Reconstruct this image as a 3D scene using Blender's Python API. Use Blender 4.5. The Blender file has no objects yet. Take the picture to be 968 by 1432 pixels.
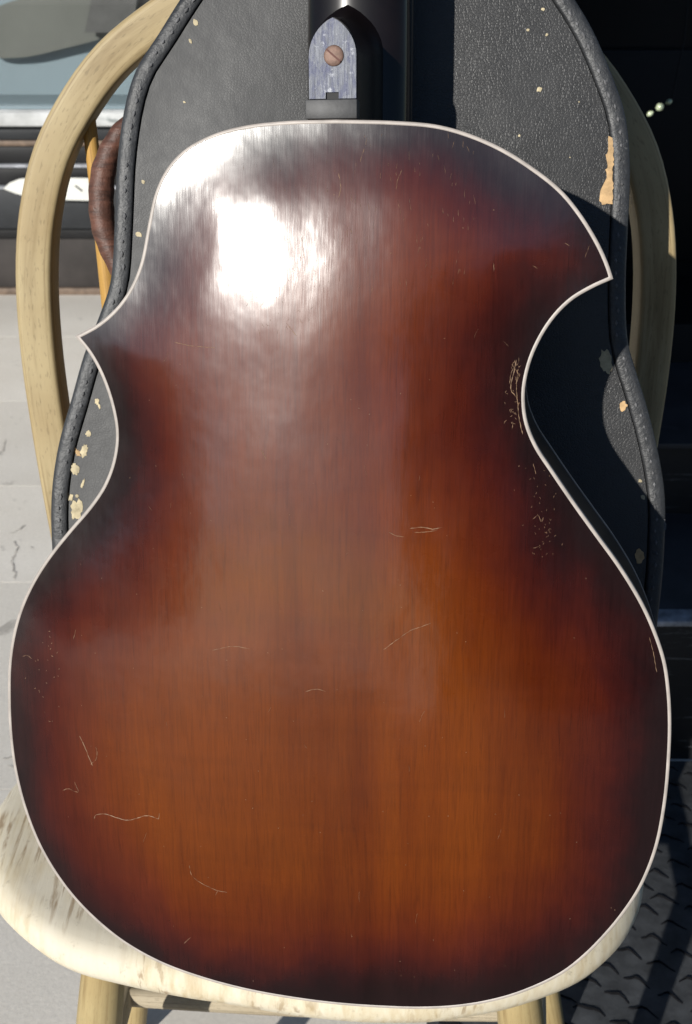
import bpy, bmesh, math, random
import numpy as np
from mathutils import Vector, Matrix, noise
from mathutils.geometry import delaunay_2d_cdt
random.seed(7)
R = math.radians
sc = bpy.context.scene
col = sc.collection

# ------------------------------------------------------------------ camera
cam_d = bpy.data.cameras.new('camera'); cam = bpy.data.objects.new('camera', cam_d); col.objects.link(cam)
cam.location = (0, -0.566, 1.1439); cam.rotation_euler = (R(90 - 28), 0, 0)
cam_d.sensor_fit = 'VERTICAL'; cam_d.angle = R(46); cam_d.sensor_height = 24
cam_d.lens = 12 / math.tan(R(23)); cam_d.clip_start = 0.02; cam_d.clip_end = 500
cam_d.dof.use_dof = True; cam_d.dof.focus_distance = 0.75; cam_d.dof.aperture_fstop = 12.0
sc.camera = cam
# ------------------------------------------------------------------ sky, sun, exposure
SUN_EL, SUN_AZ = R(22.0), R(30.5)
SUN = Vector((-math.sin(SUN_AZ) * math.cos(SUN_EL), -math.cos(SUN_AZ) * math.cos(SUN_EL), math.sin(SUN_EL)))
w = bpy.data.worlds.new('World'); sc.world = w; w.use_nodes = True
nt = w.node_tree; nt.nodes.clear()
sky = nt.nodes.new('ShaderNodeTexSky'); sky.sky_type = 'NISHITA'; sky.sun_disc = False
sky.sun_elevation = math.asin(SUN.z); sky.sun_rotation = math.atan2(SUN.x, SUN.y)
sky.air_density = 1.0; sky.dust_density = 0.15; sky.ozone_density = 3.0; sky.altitude = 600
bg = nt.nodes.new('ShaderNodeBackground'); bg.inputs[1].default_value = 0.07
ow = nt.nodes.new('ShaderNodeOutputWorld')
nt.links.new(sky.outputs[0], bg.inputs[0]); nt.links.new(bg.outputs[0], ow.inputs[0])
sd = bpy.data.lights.new('sun', 'SUN'); so = bpy.data.objects.new('sun', sd); col.objects.link(so)
sd.energy = 5.0; sd.angle = R(0.55); sd.color = (1.0, 0.965, 0.90)
so.rotation_euler = SUN.to_track_quat('Z', 'Y').to_euler(); so.location = (-4, -6, 5)
sc.view_settings.view_transform = 'Standard'; sc.view_settings.look = 'None'
sc.view_settings.exposure = 0.1; sc.view_settings.gamma = 1.0; sc.view_settings.use_curve_mapping = False
sc.render.engine = 'CYCLES'

# ------------------------------------------------------------------ helpers
def tag(o, label=None, cat=None, group=None, kind=None):
    for k, v in (('label', label), ('category', cat), ('group', group), ('kind', kind)):
        if v: o[k] = v
    return o

def empty(name, M, label, cat, group=None):
    o = bpy.data.objects.new(name, None); col.objects.link(o); o.matrix_world = M
    o.empty_display_size = 0.05
    return tag(o, label, cat, group)

def mesh_obj(name, me, mat, parent=None):
    o = bpy.data.objects.new(name, me); col.objects.link(o)
    if mat: me.materials.append(mat)
    if parent: o.parent = parent
    return o

def build(name, verts, faces, mat, parent=None, smooth=True, uvs=None, angle=None):
    me = bpy.data.meshes.new(name); me.from_pydata(verts, [], faces)
    if uvs is not None:
        ul = me.uv_layers.new(name='UVMap')
        for l in me.loops: ul.data[l.index].uv = uvs[l.vertex_index]
    me.update()
    bm = bmesh.new(); bm.from_mesh(me); bmesh.ops.recalc_face_normals(bm, faces=bm.faces); bm.to_mesh(me); bm.free()
    if smooth: me.shade_smooth()
    if smooth and angle: me.set_sharp_from_angle(angle=R(angle))
    return mesh_obj(name, me, mat, parent)

def box(name, x0, x1, y0, y1, z0, z1, mat, parent=None, bev=0.0, seg=2):
    bm = bmesh.new(); bmesh.ops.create_cube(bm, size=1)
    for v in bm.verts:
        v.co = Vector(((x0 + x1) / 2 + v.co.x * (x1 - x0), (y0 + y1) / 2 + v.co.y * (y1 - y0), (z0 + z1) / 2 + v.co.z * (z1 - z0)))
    if bev: bmesh.ops.bevel(bm, geom=bm.edges[:], offset=bev, segments=seg, affect='EDGES', profile=0.5)
    me = bpy.data.meshes.new(name); bm.to_mesh(me); bm.free()
    if bev: me.shade_smooth(); me.set_sharp_from_angle(angle=R(40))
    return mesh_obj(name, me, mat, parent)

def catmull(pts, n=8, closed=False):
    P = [np.array(p, float) for p in pts]; out = []
    m = len(P)
    rng = range(m if closed else m - 1)
    for i in rng:
        if closed: p0, p1, p2, p3 = P[i - 1], P[i], P[(i + 1) % m], P[(i + 2) % m]
        else:
            p1, p2 = P[i], P[i + 1]
            p0 = P[i - 1] if i else 2 * p1 - p2
            p3 = P[i + 2] if i + 2 < m else 2 * p2 - p1
        t0 = 0.0; t1 = t0 + max(np.linalg.norm(p1 - p0), 1e-9) ** .5; t2 = t1 + max(np.linalg.norm(p2 - p1), 1e-9) ** .5; t3 = t2 + max(np.linalg.norm(p3 - p2), 1e-9) ** .5
        for k in range(n):
            t = t1 + (t2 - t1) * k / n
            A1 = (t1 - t) / (t1 - t0) * p0 + (t - t0) / (t1 - t0) * p1
            A2 = (t2 - t) / (t2 - t1) * p1 + (t - t1) / (t2 - t1) * p2
            A3 = (t3 - t) / (t3 - t2) * p2 + (t - t2) / (t3 - t2) * p3
            B1 = (t2 - t) / (t2 - t0) * A1 + (t - t0) / (t2 - t0) * A2
            B2 = (t3 - t) / (t3 - t1) * A2 + (t - t1) / (t3 - t1) * A3
            out.append((t2 - t) / (t2 - t1) * B1 + (t - t1) / (t2 - t1) * B2)
    if not closed: out.append(P[-1])
    return out

def resample(pts, step, closed=False):
    P = [np.array(p, float) for p in pts]
    if closed: P = P + [P[0]]
    d = [0.0]
    for a, b in zip(P, P[1:]): d.append(d[-1] + np.linalg.norm(b - a))
    n = max(2, int(round(d[-1] / step)))
    A = np.array(P); out = []
    for s in np.linspace(0, d[-1], n + 1):
        out.append(np.array([np.interp(s, d, A[:, k]) for k in range(A.shape[1])]))
    return out[:-1] if closed else out

def offset2d(poly, d):
    """inward offset (closed, counter-clockwise or clockwise handled by sign), mitred"""
    P = np.array(poly); m = len(P)
    area = 0.5 * np.sum(P[:, 0] * np.roll(P[:, 1], -1) - np.roll(P[:, 0], -1) * P[:, 1])
    s = 1 if area > 0 else -1
    e = np.roll(P, -1, 0) - P; L = np.linalg.norm(e, axis=1); L[L < 1e-9] = 1e-9; e = e / L[:, None]
    nrm = np.stack([-e[:, 1], e[:, 0]], 1) * s
    out = []
    for i in range(m):
        n1, n2 = nrm[i - 1], nrm[i]; b = n1 + n2; q = b @ b
        k = 2.0 / max(q, 0.55)
        out.append(P[i] + b * (d * k * (1 if q > 1e-6 else 0)))
    return np.array(out)

def ring_sweep(name, outline, prof, mat, parent):
    """closed ribbon: prof = list of (inset, w); joined as a closed section"""
    m = len(outline); verts = []; uvs = []
    L = np.concatenate([[0], np.cumsum(np.linalg.norm(np.diff(np.array(outline), axis=0), axis=1))])
    for j, (ins, wz) in enumerate(prof):
        o = offset2d(outline, ins) if abs(ins) > 1e-9 else np.array(outline)
        for i, p in enumerate(o): verts.append((p[0], p[1], wz)); uvs.append((L[i], j * 0.01))
    k = len(prof); faces = []
    for j in range(k):
        j2 = (j + 1) % k
        for i in range(m):
            i2 = (i + 1) % m
            faces.append((j * m + i, j * m + i2, j2 * m + i2, j2 * m + i))
    return build(name, verts, faces, mat, parent, True, uvs, 50)

def tube(name, path, rad, mat, parent=None, seg=12, caps=True, ref=(0, 1, 0), sx=1.0, sy=1.0, square=0.0, smooth=True):
    """sweep a (super)ellipse along path; rad float or list; ref = approximate side axis"""
    P = [Vector(p) for p in path]; n = len(P)
    rad = rad if isinstance(rad, (list, tuple, np.ndarray)) else [rad] * n
    verts = []; uvs = []; s = 0; ref = Vector(ref)
    for i in range(n):
        t = (P[min(i + 1, n - 1)] - P[max(i - 1, 0)]).normalized()
        b = ref - t * ref.dot(t)
        if b.length < 1e-4: b = t.orthogonal()
        b.normalize(); a = t.cross(b)
        if i: s += (P[i] - P[i - 1]).length
        for k in range(seg):
            th = 2 * math.pi * k / seg; c, q = math.cos(th), math.sin(th)
            if square:
                e = 1 - square * 0.75
                c = math.copysign(abs(c) ** e, c); q = math.copysign(abs(q) ** e, q)
            verts.append(P[i] + a * (c * rad[i] * sx) + b * (q * rad[i] * sy)); uvs.append((s, k / seg * 0.1))
    faces = []
    for i in range(n - 1):
        for k in range(seg):
            k2 = (k + 1) % seg
            faces.append((i * seg + k, i * seg + k2, (i + 1) * seg + k2, (i + 1) * seg + k))
    if caps:
        faces.append(tuple(range(seg - 1, -1, -1))); faces.append(tuple((n - 1) * seg + k for k in range(seg)))
    return build(name, verts, faces, mat, parent, smooth, uvs, 50)

def in_poly(P, X, Y):
    ins = np.zeros(X.shape, bool); m = len(P)
    for i in range(m):
        x1, y1 = P[i]; x2, y2 = P[(i + 1) % m]
        if y1 == y2: continue
        c = ((y1 > Y) != (y2 > Y)) & (X < (x2 - x1) * (Y - y1) / (y2 - y1) + x1)
        ins ^= c
    return ins

def dist_poly(P, X, Y):
    best = np.full(X.shape, 1e9); m = len(P)
    for i in range(m):
        a = P[i]; b = P[(i + 1) % m]; e = b - a; q = e @ e
        if q < 1e-14: continue
        t = np.clip(((X - a[0]) * e[0] + (Y - a[1]) * e[1]) / q, 0, 1)
        best = np.minimum(best, (X - a[0] - t * e[0]) ** 2 + (Y - a[1] - t * e[1]) ** 2)
    return np.sqrt(best)

def plate_mesh(name, outline, step, hfun, mat, parent, wz=0.0, flip=False):
    """triangulated sheet inside a closed 2-D outline; hfun(x, y, d) gives the height"""
    P = np.array(outline); x0, y0 = P.min(0); x1, y1 = P.max(0)
    gx = np.arange(x0, x1, step); gy = np.arange(y0, y1, step); X, Y = np.meshgrid(gx, gy)
    X = X + (np.arange(len(gy)) % 2)[:, None] * step * 0.5
    D = dist_poly(P, X, Y); I = in_poly(P, X, Y) & (D > step * 0.6)
    pts = [Vector(p) for p in P] + [Vector((a, b)) for a, b in zip(X[I], Y[I])]
    m = len(P)
    r = delaunay_2d_cdt(pts, [(i, (i + 1) % m) for i in range(m)], [], 1, 1e-7)
    vv = np.array([(p.x, p.y) for p in r[0]])
    dd = dist_poly(P, vv[:, 0], vv[:, 1])
    h = hfun(vv[:, 0], vv[:, 1], dd)
    verts = [(a, b, wz + c) for (a, b), c in zip(vv, h)]
    faces = [tuple(reversed(f)) if flip else tuple(f) for f in r[2]]
    me = bpy.data.meshes.new(name); me.from_pydata(verts, [], faces); me.update(); me.shade_smooth()
    at = me.attributes.new('edge', 'FLOAT', 'POINT'); at.data.foreach_set('value', dd.astype(np.float32))
    return mesh_obj(name, me, mat, parent)

# ------------------------------------------------------------------ materials
class NT:
    def __init__(s, name):
        s.m = bpy.data.materials.new(name); s.m.use_nodes = True; s.t = s.m.node_tree; s.t.nodes.clear()
        s.out = s.n('ShaderNodeOutputMaterial'); s.b = s.n('ShaderNodeBsdfPrincipled')
        s.l(s.b.outputs[0], s.out.inputs[0])
    def n(s, typ, **kw):
        o = s.t.nodes.new(typ)
        for k, v in kw.items(): setattr(o, k, v)
        return o
    def l(s, a, b): s.t.links.new(a, b)
    def set(s, **kw):
        for k, v in kw.items(): s.b.inputs[k.replace('_', ' ')].default_value = v
    def coord(s, which='Object', scale=(1, 1, 1), rot=(0, 0, 0), loc=(0, 0, 0)):
        c = s.n('ShaderNodeTexCoord'); m = s.n('ShaderNodeMapping')
        m.inputs['Scale'].default_value = scale; m.inputs['Rotation'].default_value = rot; m.inputs['Location'].default_value = loc
        s.l(c.outputs[which], m.inputs[0]); return m.outputs[0]
    def noise(s, vec, scale=5, detail=4, rough=0.55, dist=0.0):
        o = s.n('ShaderNodeTexNoise'); o.inputs['Scale'].default_value = scale; o.inputs['Detail'].default_value = detail
        o.inputs['Roughness'].default_value = rough; o.inputs['Distortion'].default_value = dist
        s.l(vec, o.inputs['Vector']); return o.outputs['Fac']
    def voro(s, vec, scale=5, feature='F1', rand=1.0, out='Distance'):
        o = s.n('ShaderNodeTexVoronoi'); o.feature = feature; o.inputs['Scale'].default_value = scale; o.inputs['Randomness'].default_value = rand
        s.l(vec, o.inputs['Vector']); return o.outputs[out]
    def ramp(s, fac, stops, interp='LINEAR'):
        o = s.n('ShaderNodeValToRGB'); e = o.color_ramp; e.interpolation = interp
        while len(e.elements) < len(stops): e.elements.new(0.5)
        for el, (p, c) in zip(e.elements, stops):
            el.position = p; el.color = (*c, 1) if not isinstance(c, (int, float)) else (c, c, c, 1)
        s.l(fac, o.inputs[0]); return o.outputs[0]
    def mix(s, a, b, fac, mode='MIX'):
        o = s.n('ShaderNodeMix', data_type='RGBA', blend_type=mode)
        for v, i in ((fac, 0), (a, 6), (b, 7)):
            if hasattr(v, 'links'): s.l(v, o.inputs[i])
            else: o.inputs[i].default_value = v if isinstance(v, (int, float)) and i == 0 else (*v, 1) if not isinstance(v, (int, float)) else (v, v, v, 1)
        return o.outputs[2]
    def math(s, op, a, b=0.0, c=None):
        o = s.n('ShaderNodeMath', operation=op)
        for i, v in enumerate((a, b, c)):
            if v is None: continue
            if hasattr(v, 'links'): s.l(v, o.inputs[i])
            else: o.inputs[i].default_value = v
        return o.outputs[0]
    def bump(s, h, strength=0.3, dist=0.001, prev=None, target='Normal'):
        o = s.n('ShaderNodeBump'); o.inputs['Strength'].default_value = strength; o.inputs['Distance'].default_value = dist
        s.l(h, o.inputs['Height'])
        if prev: s.l(prev, o.inputs['Normal'])
        if target: s.l(o.outputs[0], s.b.inputs[target])
        return o.outputs[0]
    def base(s, c): s.l(c, s.b.inputs['Base Color'])
    def rough(s, c): s.l(c, s.b.inputs['Roughness'])

def mat_simple(name, c, rough=0.5, metal=0.0, spec=0.5, var=0.25, nscale=30, bump=0.15, bscale=200, bdist=0.0005):
    t = NT(name); v = t.coord()
    n = t.noise(v, nscale, 5, 0.6)
    lo = tuple(x * (1 - var) for x in c); hi = tuple(min(1, x * (1 + var)) for x in c)
    t.base(t.ramp(n, [(0.3, lo), (0.7, hi)]))
    t.set(Roughness=rough, Metallic=metal); t.b.inputs['Specular IOR Level'].default_value = spec
    if bump: t.bump(t.noise(v, bscale, 3), bump, bdist)
    return t.m

def mat_back():
    t = NT('sunburst_lacquer')
    v = t.coord('Object')
    a = t.n('ShaderNodeAttribute', attribute_name='edge')
    warp = t.noise(t.coord('Object', (1, 0.6, 1)), 9, 5, 0.6, 0.3)
    e = t.math('ADD', a.outputs['Fac'], t.math('MULTIPLY', t.math('SUBTRACT', warp, 0.5), 0.10))
    e = t.math('DIVIDE', e, 0.118)
    c = t.ramp(e, [(0.0, (0.0095, 0.0045, 0.0050)), (0.12, (0.020, 0.0052, 0.0056)), (0.27, (0.054, 0.0078, 0.0052)), (0.48, (0.092, 0.0150, 0.0026)), (0.72, (0.115, 0.0225, 0.0014)), (1.0, (0.130, 0.028, 0.0014))], 'B_SPLINE')
    g = t.noise(t.coord('Object', (520, 24, 1)), 1, 6, 0.68, 1.2)
    c = t.mix(c, t.ramp(g, [(0.28, 0.62), (0.5, 0.95), (0.75, 1.18)]), 0.8, 'MULTIPLY')
    band = t.noise(t.coord('Object', (20, 2.4, 1)), 1, 4, 0.55, 0.7)
    c = t.mix(c, t.ramp(band, [(0.3, (0.72, 0.60, 0.55)), (0.5, (0.95, 0.93, 0.92)), (0.72, (1.12, 1.16, 1.1))]), 0.85, 'MULTIPLY')
    sp = t.n('ShaderNodeSeparateXYZ'); t.l(v, sp.inputs[0])
    ux = t.math('ADD', sp.outputs[0], t.math('MULTIPLY', t.math('SUBTRACT', t.noise(t.coord('Object', (1, 1, 1)), 7, 3), 0.5), 0.010))
    piece = t.ramp(t.math('MULTIPLY_ADD', ux, 2.5, 0.5), [(0.0, (1.05, 1.05, 1.0)), (0.36, (0.96, 0.94, 0.95)), (0.545, (0.86, 0.80, 0.80)), (0.575, (1.12, 1.10, 1.0)), (0.72, (1.08, 1.05, 1.0)), (0.80, (0.92, 0.88, 0.9))])
    c = t.mix(c, piece, 0.9, 'MULTIPLY')
    flame = t.noise(t.coord('Object', (9, 70, 1)), 1, 3, 0.5, 0.6)
    c = t.mix(c, t.ramp(flame, [(0.35, 0.84), (0.65, 1.08)]), 0.3, 'MULTIPLY')
    t.base(c)
    blot = t.noise(v, 16, 5, 0.6)
    t.set(Roughness=0.5); t.b.inputs['Specular IOR Level'].default_value = 0.09
    r1 = t.math('MULTIPLY_ADD', blot, 0.12, 0.22); t.rough(r1)
    t.set(Coat_Weight=1.0, Coat_IOR=1.6)
    st = t.noise(t.coord('Object', (900, 45, 1)), 1, 4, 0.7, 1.0)
    rg = t.math('MULTIPLY_ADD', st, 0.06, t.math('MULTIPLY_ADD', blot, 0.12, 0.040))
    t.l(rg, t.b.inputs['Coat Roughness'])
    wave = t.noise(t.coord('Object', (1, 0.6, 1)), 9, 2, 0.4)
    b = t.bump(wave, 0.6, 0.007, None, None)
    b = t.bump(t.noise(t.coord('Object', (1, 0.7, 1)), 26, 3, 0.5), 0.36, 0.0012, b, None)
    b = t.bump(t.noise(t.coord('Object', (520, 34, 1)), 1, 5, 0.7, 0.8), 0.035, 0.0006, b, None)
    t.l(b, t.b.inputs['Coat Normal']); t.l(b, t.b.inputs['Normal'])
    return t.m

def mat_wood(name, light, dark, pore=0.5, rough=0.55, along='UV'):
    t = NT(name)
    v = t.coord(along, (7, 260, 1)) if along == 'UV' else t.coord('Object', (60, 60, 6))
    g = t.noise(v, 1, 5, 0.6, 0.5)
    c = t.ramp(g, [(0.32, tuple(x * 0.85 for x in dark)), (0.5, light), (0.72, tuple(x * 1.1 for x in light))])
    big = t.noise(t.coord('Object'), 11, 4, 0.6)
    c = t.mix(c, t.ramp(big, [(0.3, (0.80, 0.74, 0.66)), (0.6, (1, 1, 1)), (0.8, (1.03, 0.97, 0.9))]), 0.8, 'MULTIPLY')
    p = t.noise(t.coord(along, (130, 1500, 1)) if along == 'UV' else t.coord('Object', (500, 500, 40)), 1, 2, 0.5)
    c = t.mix(c, tuple(x * 0.35 for x in dark), t.math('MULTIPLY', t.ramp(p, [(0.59, 0.0), (0.67, 1.0)]), pore))
    t.base(c); t.set(Roughness=rough); t.b.inputs['Specular IOR Level'].default_value = 0.35
    t.bump(g, 0.15, 0.0006)
    return t.m

def mat_seat():
    t = NT('weathered_cream_wood'); v = t.coord()
    g = t.noise(t.coord('Object', (130, 5, 40), rot=(0, 0, R(14))), 1, 5, 0.6, 0.25)
    c = t.ramp(g, [(0.28, (0.50, 0.40, 0.25)), (0.48, (0.61, 0.535, 0.385)), (0.7, (0.68, 0.62, 0.49))])
    big = t.noise(v, 9, 4, 0.6)
    c = t.mix(c, (0.66, 0.605, 0.49), t.ramp(big, [(0.45, 0.0), (0.60, 0.8)]))
    s = t.noise(t.coord('Object', (150, 16, 60), rot=(0, 0, R(14))), 1, 4, 0.6, 0.4)
    k = t.noise(v, 14, 3, 0.5)
    c = t.mix(c, (0.22, 0.13, 0.055), t.math('MULTIPLY', t.math('MULTIPLY', t.ramp(s, [(0.52, 0.0), (0.62, 1.0)]), t.ramp(k, [(0.46, 0.0), (0.60, 1.0)])), 0.7))
    d = t.noise(v, 110, 5, 0.72)
    c = t.mix(c, (0.26, 0.22, 0.16), t.math('MULTIPLY', t.ramp(d, [(0.60, 0.0), (0.74, 1.0)]), 0.55))
    t.base(c); t.set(Roughness=0.62); t.b.inputs['Specular IOR Level'].default_value = 0.3
    t.bump(t.math('ADD', g, t.math('MULTIPLY', d, 0.4)), 0.3, 0.001)
    return t.m

def mat_vinyl(name='leatherette', fleck=0.0, lo=(0.021, 0.021, 0.0215), hi=(0.040, 0.040, 0.041), scale=420):
    t = NT(name); v = t.coord()
    big = t.noise(v, 7, 5, 0.62); fine = t.noise(v, 120, 3)
    c = t.ramp(big, [(0.3, lo), (0.72, hi)])
    c = t.mix(c, t.ramp(fine, [(0.3, 0.75), (0.7, 1.2)]), 0.6, 'MULTIPLY')
    wv = t.n('ShaderNodeVectorMath', operation='ADD')
    dn = t.n('ShaderNodeTexNoise'); dn.inputs['Scale'].default_value = 40; t.l(v, dn.inputs['Vector'])
    sc_ = t.n('ShaderNodeVectorMath', operation='SCALE'); t.l(dn.outputs['Color'], sc_.inputs[0]); sc_.inputs['Scale'].default_value = 0.006
    t.l(t.coord('Object', (1.0, 1.35, 1.0)), wv.inputs[0]); t.l(sc_.outputs[0], wv.inputs[1])
    cell = t.voro(wv.outputs[0], scale, 'DISTANCE_TO_EDGE', 0.9)
    cr = t.ramp(cell, [(0.0, 0.0), (0.16, 1.0)])
    c = t.mix(c, (0.012, 0.012, 0.012), t.math('MULTIPLY', t.math('SUBTRACT', 1.0, cr), t.ramp(big, [(0.42, 0.0), (0.65, 0.45)])))
    if fleck:
        fl = t.noise(v, 75, 6, 0.75); f2 = t.noise(v, 13, 3)
        c = t.mix(c, (0.14, 0.14, 0.14), t.math('MULTIPLY', t.math('MULTIPLY', t.ramp(fl, [(0.60, 0.0), (0.68, 1.0)]), t.ramp(f2, [(0.40, 0.2), (0.60, 1.0)])), fleck))
    t.base(c); t.set(Roughness=0.5); t.b.inputs['Specular IOR Level'].default_value = 0.4
    t.b.inputs['Specular IOR Level'].default_value = 0.6
    t.rough(t.math('MULTIPLY_ADD', fine, 0.18, 0.44))
    b = t.bump(t.noise(v, 22, 3), 0.25, 0.004, None, None)
    sx = t.n('ShaderNodeSeparateXYZ'); t.l(v, sx.inputs[0])
    side = t.math('MULTIPLY', t.ramp(t.math('MULTIPLY_ADD', sx.outputs[0], 3.0, 0.5), [(0.35, 0.12), (0.85, 1.0)]), t.ramp(t.noise(v, 11, 3), [(0.35, 0.35), (0.6, 1.0)]))
    if fleck: b = t.bump(t.noise(v, 90, 4, 0.65), 0.5, 0.0025, b, None)
    t.bump(t.math('MULTIPLY', cr, side), 0.16 if fleck else 0.42, 0.0008, b)
    return t.m

def mat_concrete():
    t = NT('pale_concrete'); v = t.coord('Object')
    oi = t.n('ShaderNodeObjectInfo')
    a = t.noise(v, 3.2, 6, 0.6); f = t.noise(v, 170, 4, 0.7); s = t.noise(v, 11, 6, 0.68, 0.5)
    c = t.ramp(a, [(0.3, (0.68, 0.635, 0.565)), (0.7, (0.77, 0.73, 0.665))])
    c = t.mix(c, t.ramp(f, [(0.3, 0.86), (0.7, 1.06)]), 0.7, 'MULTIPLY')
    c = t.mix(c, t.ramp(oi.outputs['Random'], [(0.0, 0.93), (1.0, 1.03)]), 1.0, 'MULTIPLY')
    c = t.mix(c, (0.20, 0.18, 0.16), t.math('MULTIPLY', t.ramp(s, [(0.63, 0.0), (0.72, 1.0)]), 0.6))
    t.base(c); t.set(Roughness=0.85); t.b.inputs['Specular IOR Level'].default_value = 0.25
    t.bump(t.math('ADD', f, t.math('MULTIPLY', s, 2.0)), 0.25, 0.0016)
    return t.m

def mat_black_paint(name, c=(0.02, 0.021, 0.023), scuff=(0.16, 0.16, 0.17), amt=0.5, rough=0.45, stretch=(3, 3, 30)):
    t = NT(name); v = t.coord()
    n = t.noise(v, 9, 5, 0.6)
    k = t.noise(t.coord('Object', stretch), 1, 6, 0.68, 0.4)
    cc = t.ramp(n, [(0.3, tuple(x * 0.7 for x in c)), (0.7, tuple(x * 1.35 for x in c))])
    cc = t.mix(cc, scuff, t.math('MULTIPLY', t.ramp(k, [(0.60, 0.0), (0.72, 1.0)]), amt))
    t.base(cc); t.set(Roughness=rough); t.b.inputs['Specular IOR Level'].default_value = 0.35
    t.bump(k, 0.25, 0.002)
    return t.m

M = {}
M['back'] = mat_back()
M['binding'] = mat_simple('aged_ivory_binding', (0.39, 0.345, 0.31), 0.45, var=0.18, nscale=90, bump=0.05)
def mat_gloss(name, c, rough=0.2):
    t = NT(name); n = t.noise(t.coord('Object', (40, 40, 8)), 1, 4)
    t.base(t.ramp(n, [(0.3, tuple(x * 0.6 for x in c)), (0.7, tuple(x * 1.3 for x in c))])); t.set(Roughness=0.45, Coat_Weight=0.6, Coat_Roughness=rough); t.b.inputs['Specular IOR Level'].default_value = 0.08
    t.bump(n, 0.1, 0.0005); return t.m
M['rim'] = mat_gloss('dark_rim_lacquer', (0.012, 0.0065, 0.005), 0.22)
M['neck'] = mat_gloss('dark_neck_lacquer', (0.005, 0.003, 0.0028), 0.13)
M['ebony'] = mat_simple('ebony', (0.012, 0.011, 0.011), 0.4)
M['top'] = mat_gloss('sunburst_top', (0.14, 0.05, 0.012), 0.2)
def mat_alu():
    t = NT('brushed_metal'); b = t.noise(t.coord('Object', (900, 60, 60)), 1, 5, 0.7); n = t.noise(t.coord(), 150, 4, 0.7)
    c = t.ramp(b, [(0.3, (0.04, 0.044, 0.058)), (0.7, (0.14, 0.148, 0.17))])
    c = t.mix(c, (0.045, 0.05, 0.085), t.ramp(t.noise(t.coord('Object', (3, 1, 1)), 95, 6, 0.75), [(0.46, 0.0), (0.60, 0.95)]))
    c = t.mix(c, (0.30, 0.31, 0.33), t.ramp(n, [(0.60, 0.0), (0.70, 0.7)]))
    t.base(c); t.set(Metallic=0.45, Roughness=0.52); t.bump(b, 0.35, 0.0006); return t.m
M['alu'] = mat_alu()
M['copper'] = mat_simple('tarnished_copper', (0.17, 0.105, 0.08), 0.6, metal=0.3, var=0.3, nscale=300, bump=0.2, bscale=500)
M['slot'] = mat_simple('screw_slot', (0.10, 0.035, 0.025), 0.7)
M['grey_block'] = mat_simple('grey_fibre', (0.045, 0.045, 0.047), 0.55, var=0.35, nscale=140, bump=0.3)
M['scratch'] = mat_simple('bare_scratch', (0.25, 0.155, 0.09), 0.6, var=0.5, nscale=260, bump=0)
M['dust'] = mat_simple('dust', (0.45, 0.38, 0.32), 0.8, var=0.3, bump=0)
M['vinyl'] = mat_vinyl()
M['piping'] = mat_vinyl('edge_vinyl', 0.8, (0.018, 0.019, 0.021), (0.042, 0.044, 0.048), 240)
M['thread'] = mat_simple('pale_thread', (0.105, 0.105, 0.11), 0.7, var=0.6, nscale=160, bump=0)
M['chip'] = mat_simple('bare_board', (0.50, 0.33, 0.165), 0.8, var=0.35, nscale=130, bump=0.5, bscale=260, bdist=0.001)
M['chip_pale'] = mat_simple('pale_board', (0.46, 0.39, 0.25), 0.8, var=0.35, nscale=150, bump=0.5, bscale=260, bdist=0.001)
def mat_leather():
    t = NT('brown_leather'); n = t.noise(t.coord('Object', (30, 150, 30)), 1, 5, 0.65, 0.5); f = t.noise(t.coord(), 160, 4, 0.65)
    c = t.ramp(n, [(0.3, (0.035, 0.017, 0.012)), (0.55, (0.105, 0.042, 0.026)), (0.75, (0.17, 0.082, 0.058))])
    c = t.mix(c, t.ramp(f, [(0.3, 0.7), (0.7, 1.2)]), 0.8, 'MULTIPLY')
    t.base(c); t.set(Roughness=0.55); t.bump(t.math('ADD', n, f), 0.5, 0.0018); return t.m
M['leather'] = mat_leather()
M['hoop'] = mat_wood('pale_beech', (0.385, 0.305, 0.17), (0.295, 0.22, 0.112), 0.32)
M['spindle'] = mat_wood('honey_beech', (0.46, 0.27, 0.075), (0.36, 0.19, 0.05), 0.3)
M['leg'] = mat_wood('leg_beech', (0.40, 0.315, 0.16), (0.33, 0.24, 0.11), 0.25)
M['rung'] = mat_wood('grey_worn_wood', (0.42, 0.36, 0.26), (0.27, 0.22, 0.15), 0.7, 0.75)
M['seat'] = mat_seat()
M['concrete'] = mat_concrete()
M['joint'] = mat_simple('joint_mortar', (0.40, 0.375, 0.34), 0.9, var=0.25, nscale=20)
M['asphalt'] = mat_simple('asphalt', (0.045, 0.044, 0.043), 0.85, var=0.3, nscale=60, bump=0.5, bscale=150, bdist=0.003)
M['mat'] = mat_simple('black_rubber', (0.046, 0.049, 0.053), 0.6, var=0.4, nscale=45, bump=0.45, bscale=150, bdist=0.001)
M['ridge'] = mat_simple('black_rubber_ridge', (0.005, 0.005, 0.006), 0.85, spec=0.1, var=0.3, bump=0)
M['black'] = mat_black_paint('black_gloss_paint', (0.0045, 0.0047, 0.0055), (0.02, 0.02, 0.022), 0.3, 0.6)
M['step'] = mat_black_paint('scuffed_black_step', (0.013, 0.0135, 0.015), (0.22, 0.22, 0.23), 0.75, 0.45, (8, 8, 75))
M['tread'] = mat_black_paint('grey_tread', (0.055, 0.055, 0.06), (0.14, 0.14, 0.15), 0.4, 0.6, (8, 20, 8))
M['worn'] = mat_simple('worn_edge', (0.30, 0.31, 0.34), 0.6, var=0.5, nscale=60)
M['riser'] = mat_black_paint('riser_grey_black', (0.023, 0.025, 0.028), (0.12, 0.12, 0.12), 0.4, 0.5, (3, 3, 12))
M['riser_dark'] = mat_black_paint('riser_black', (0.011, 0.011, 0.012), (0.06, 0.06, 0.06), 0.3)
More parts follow.
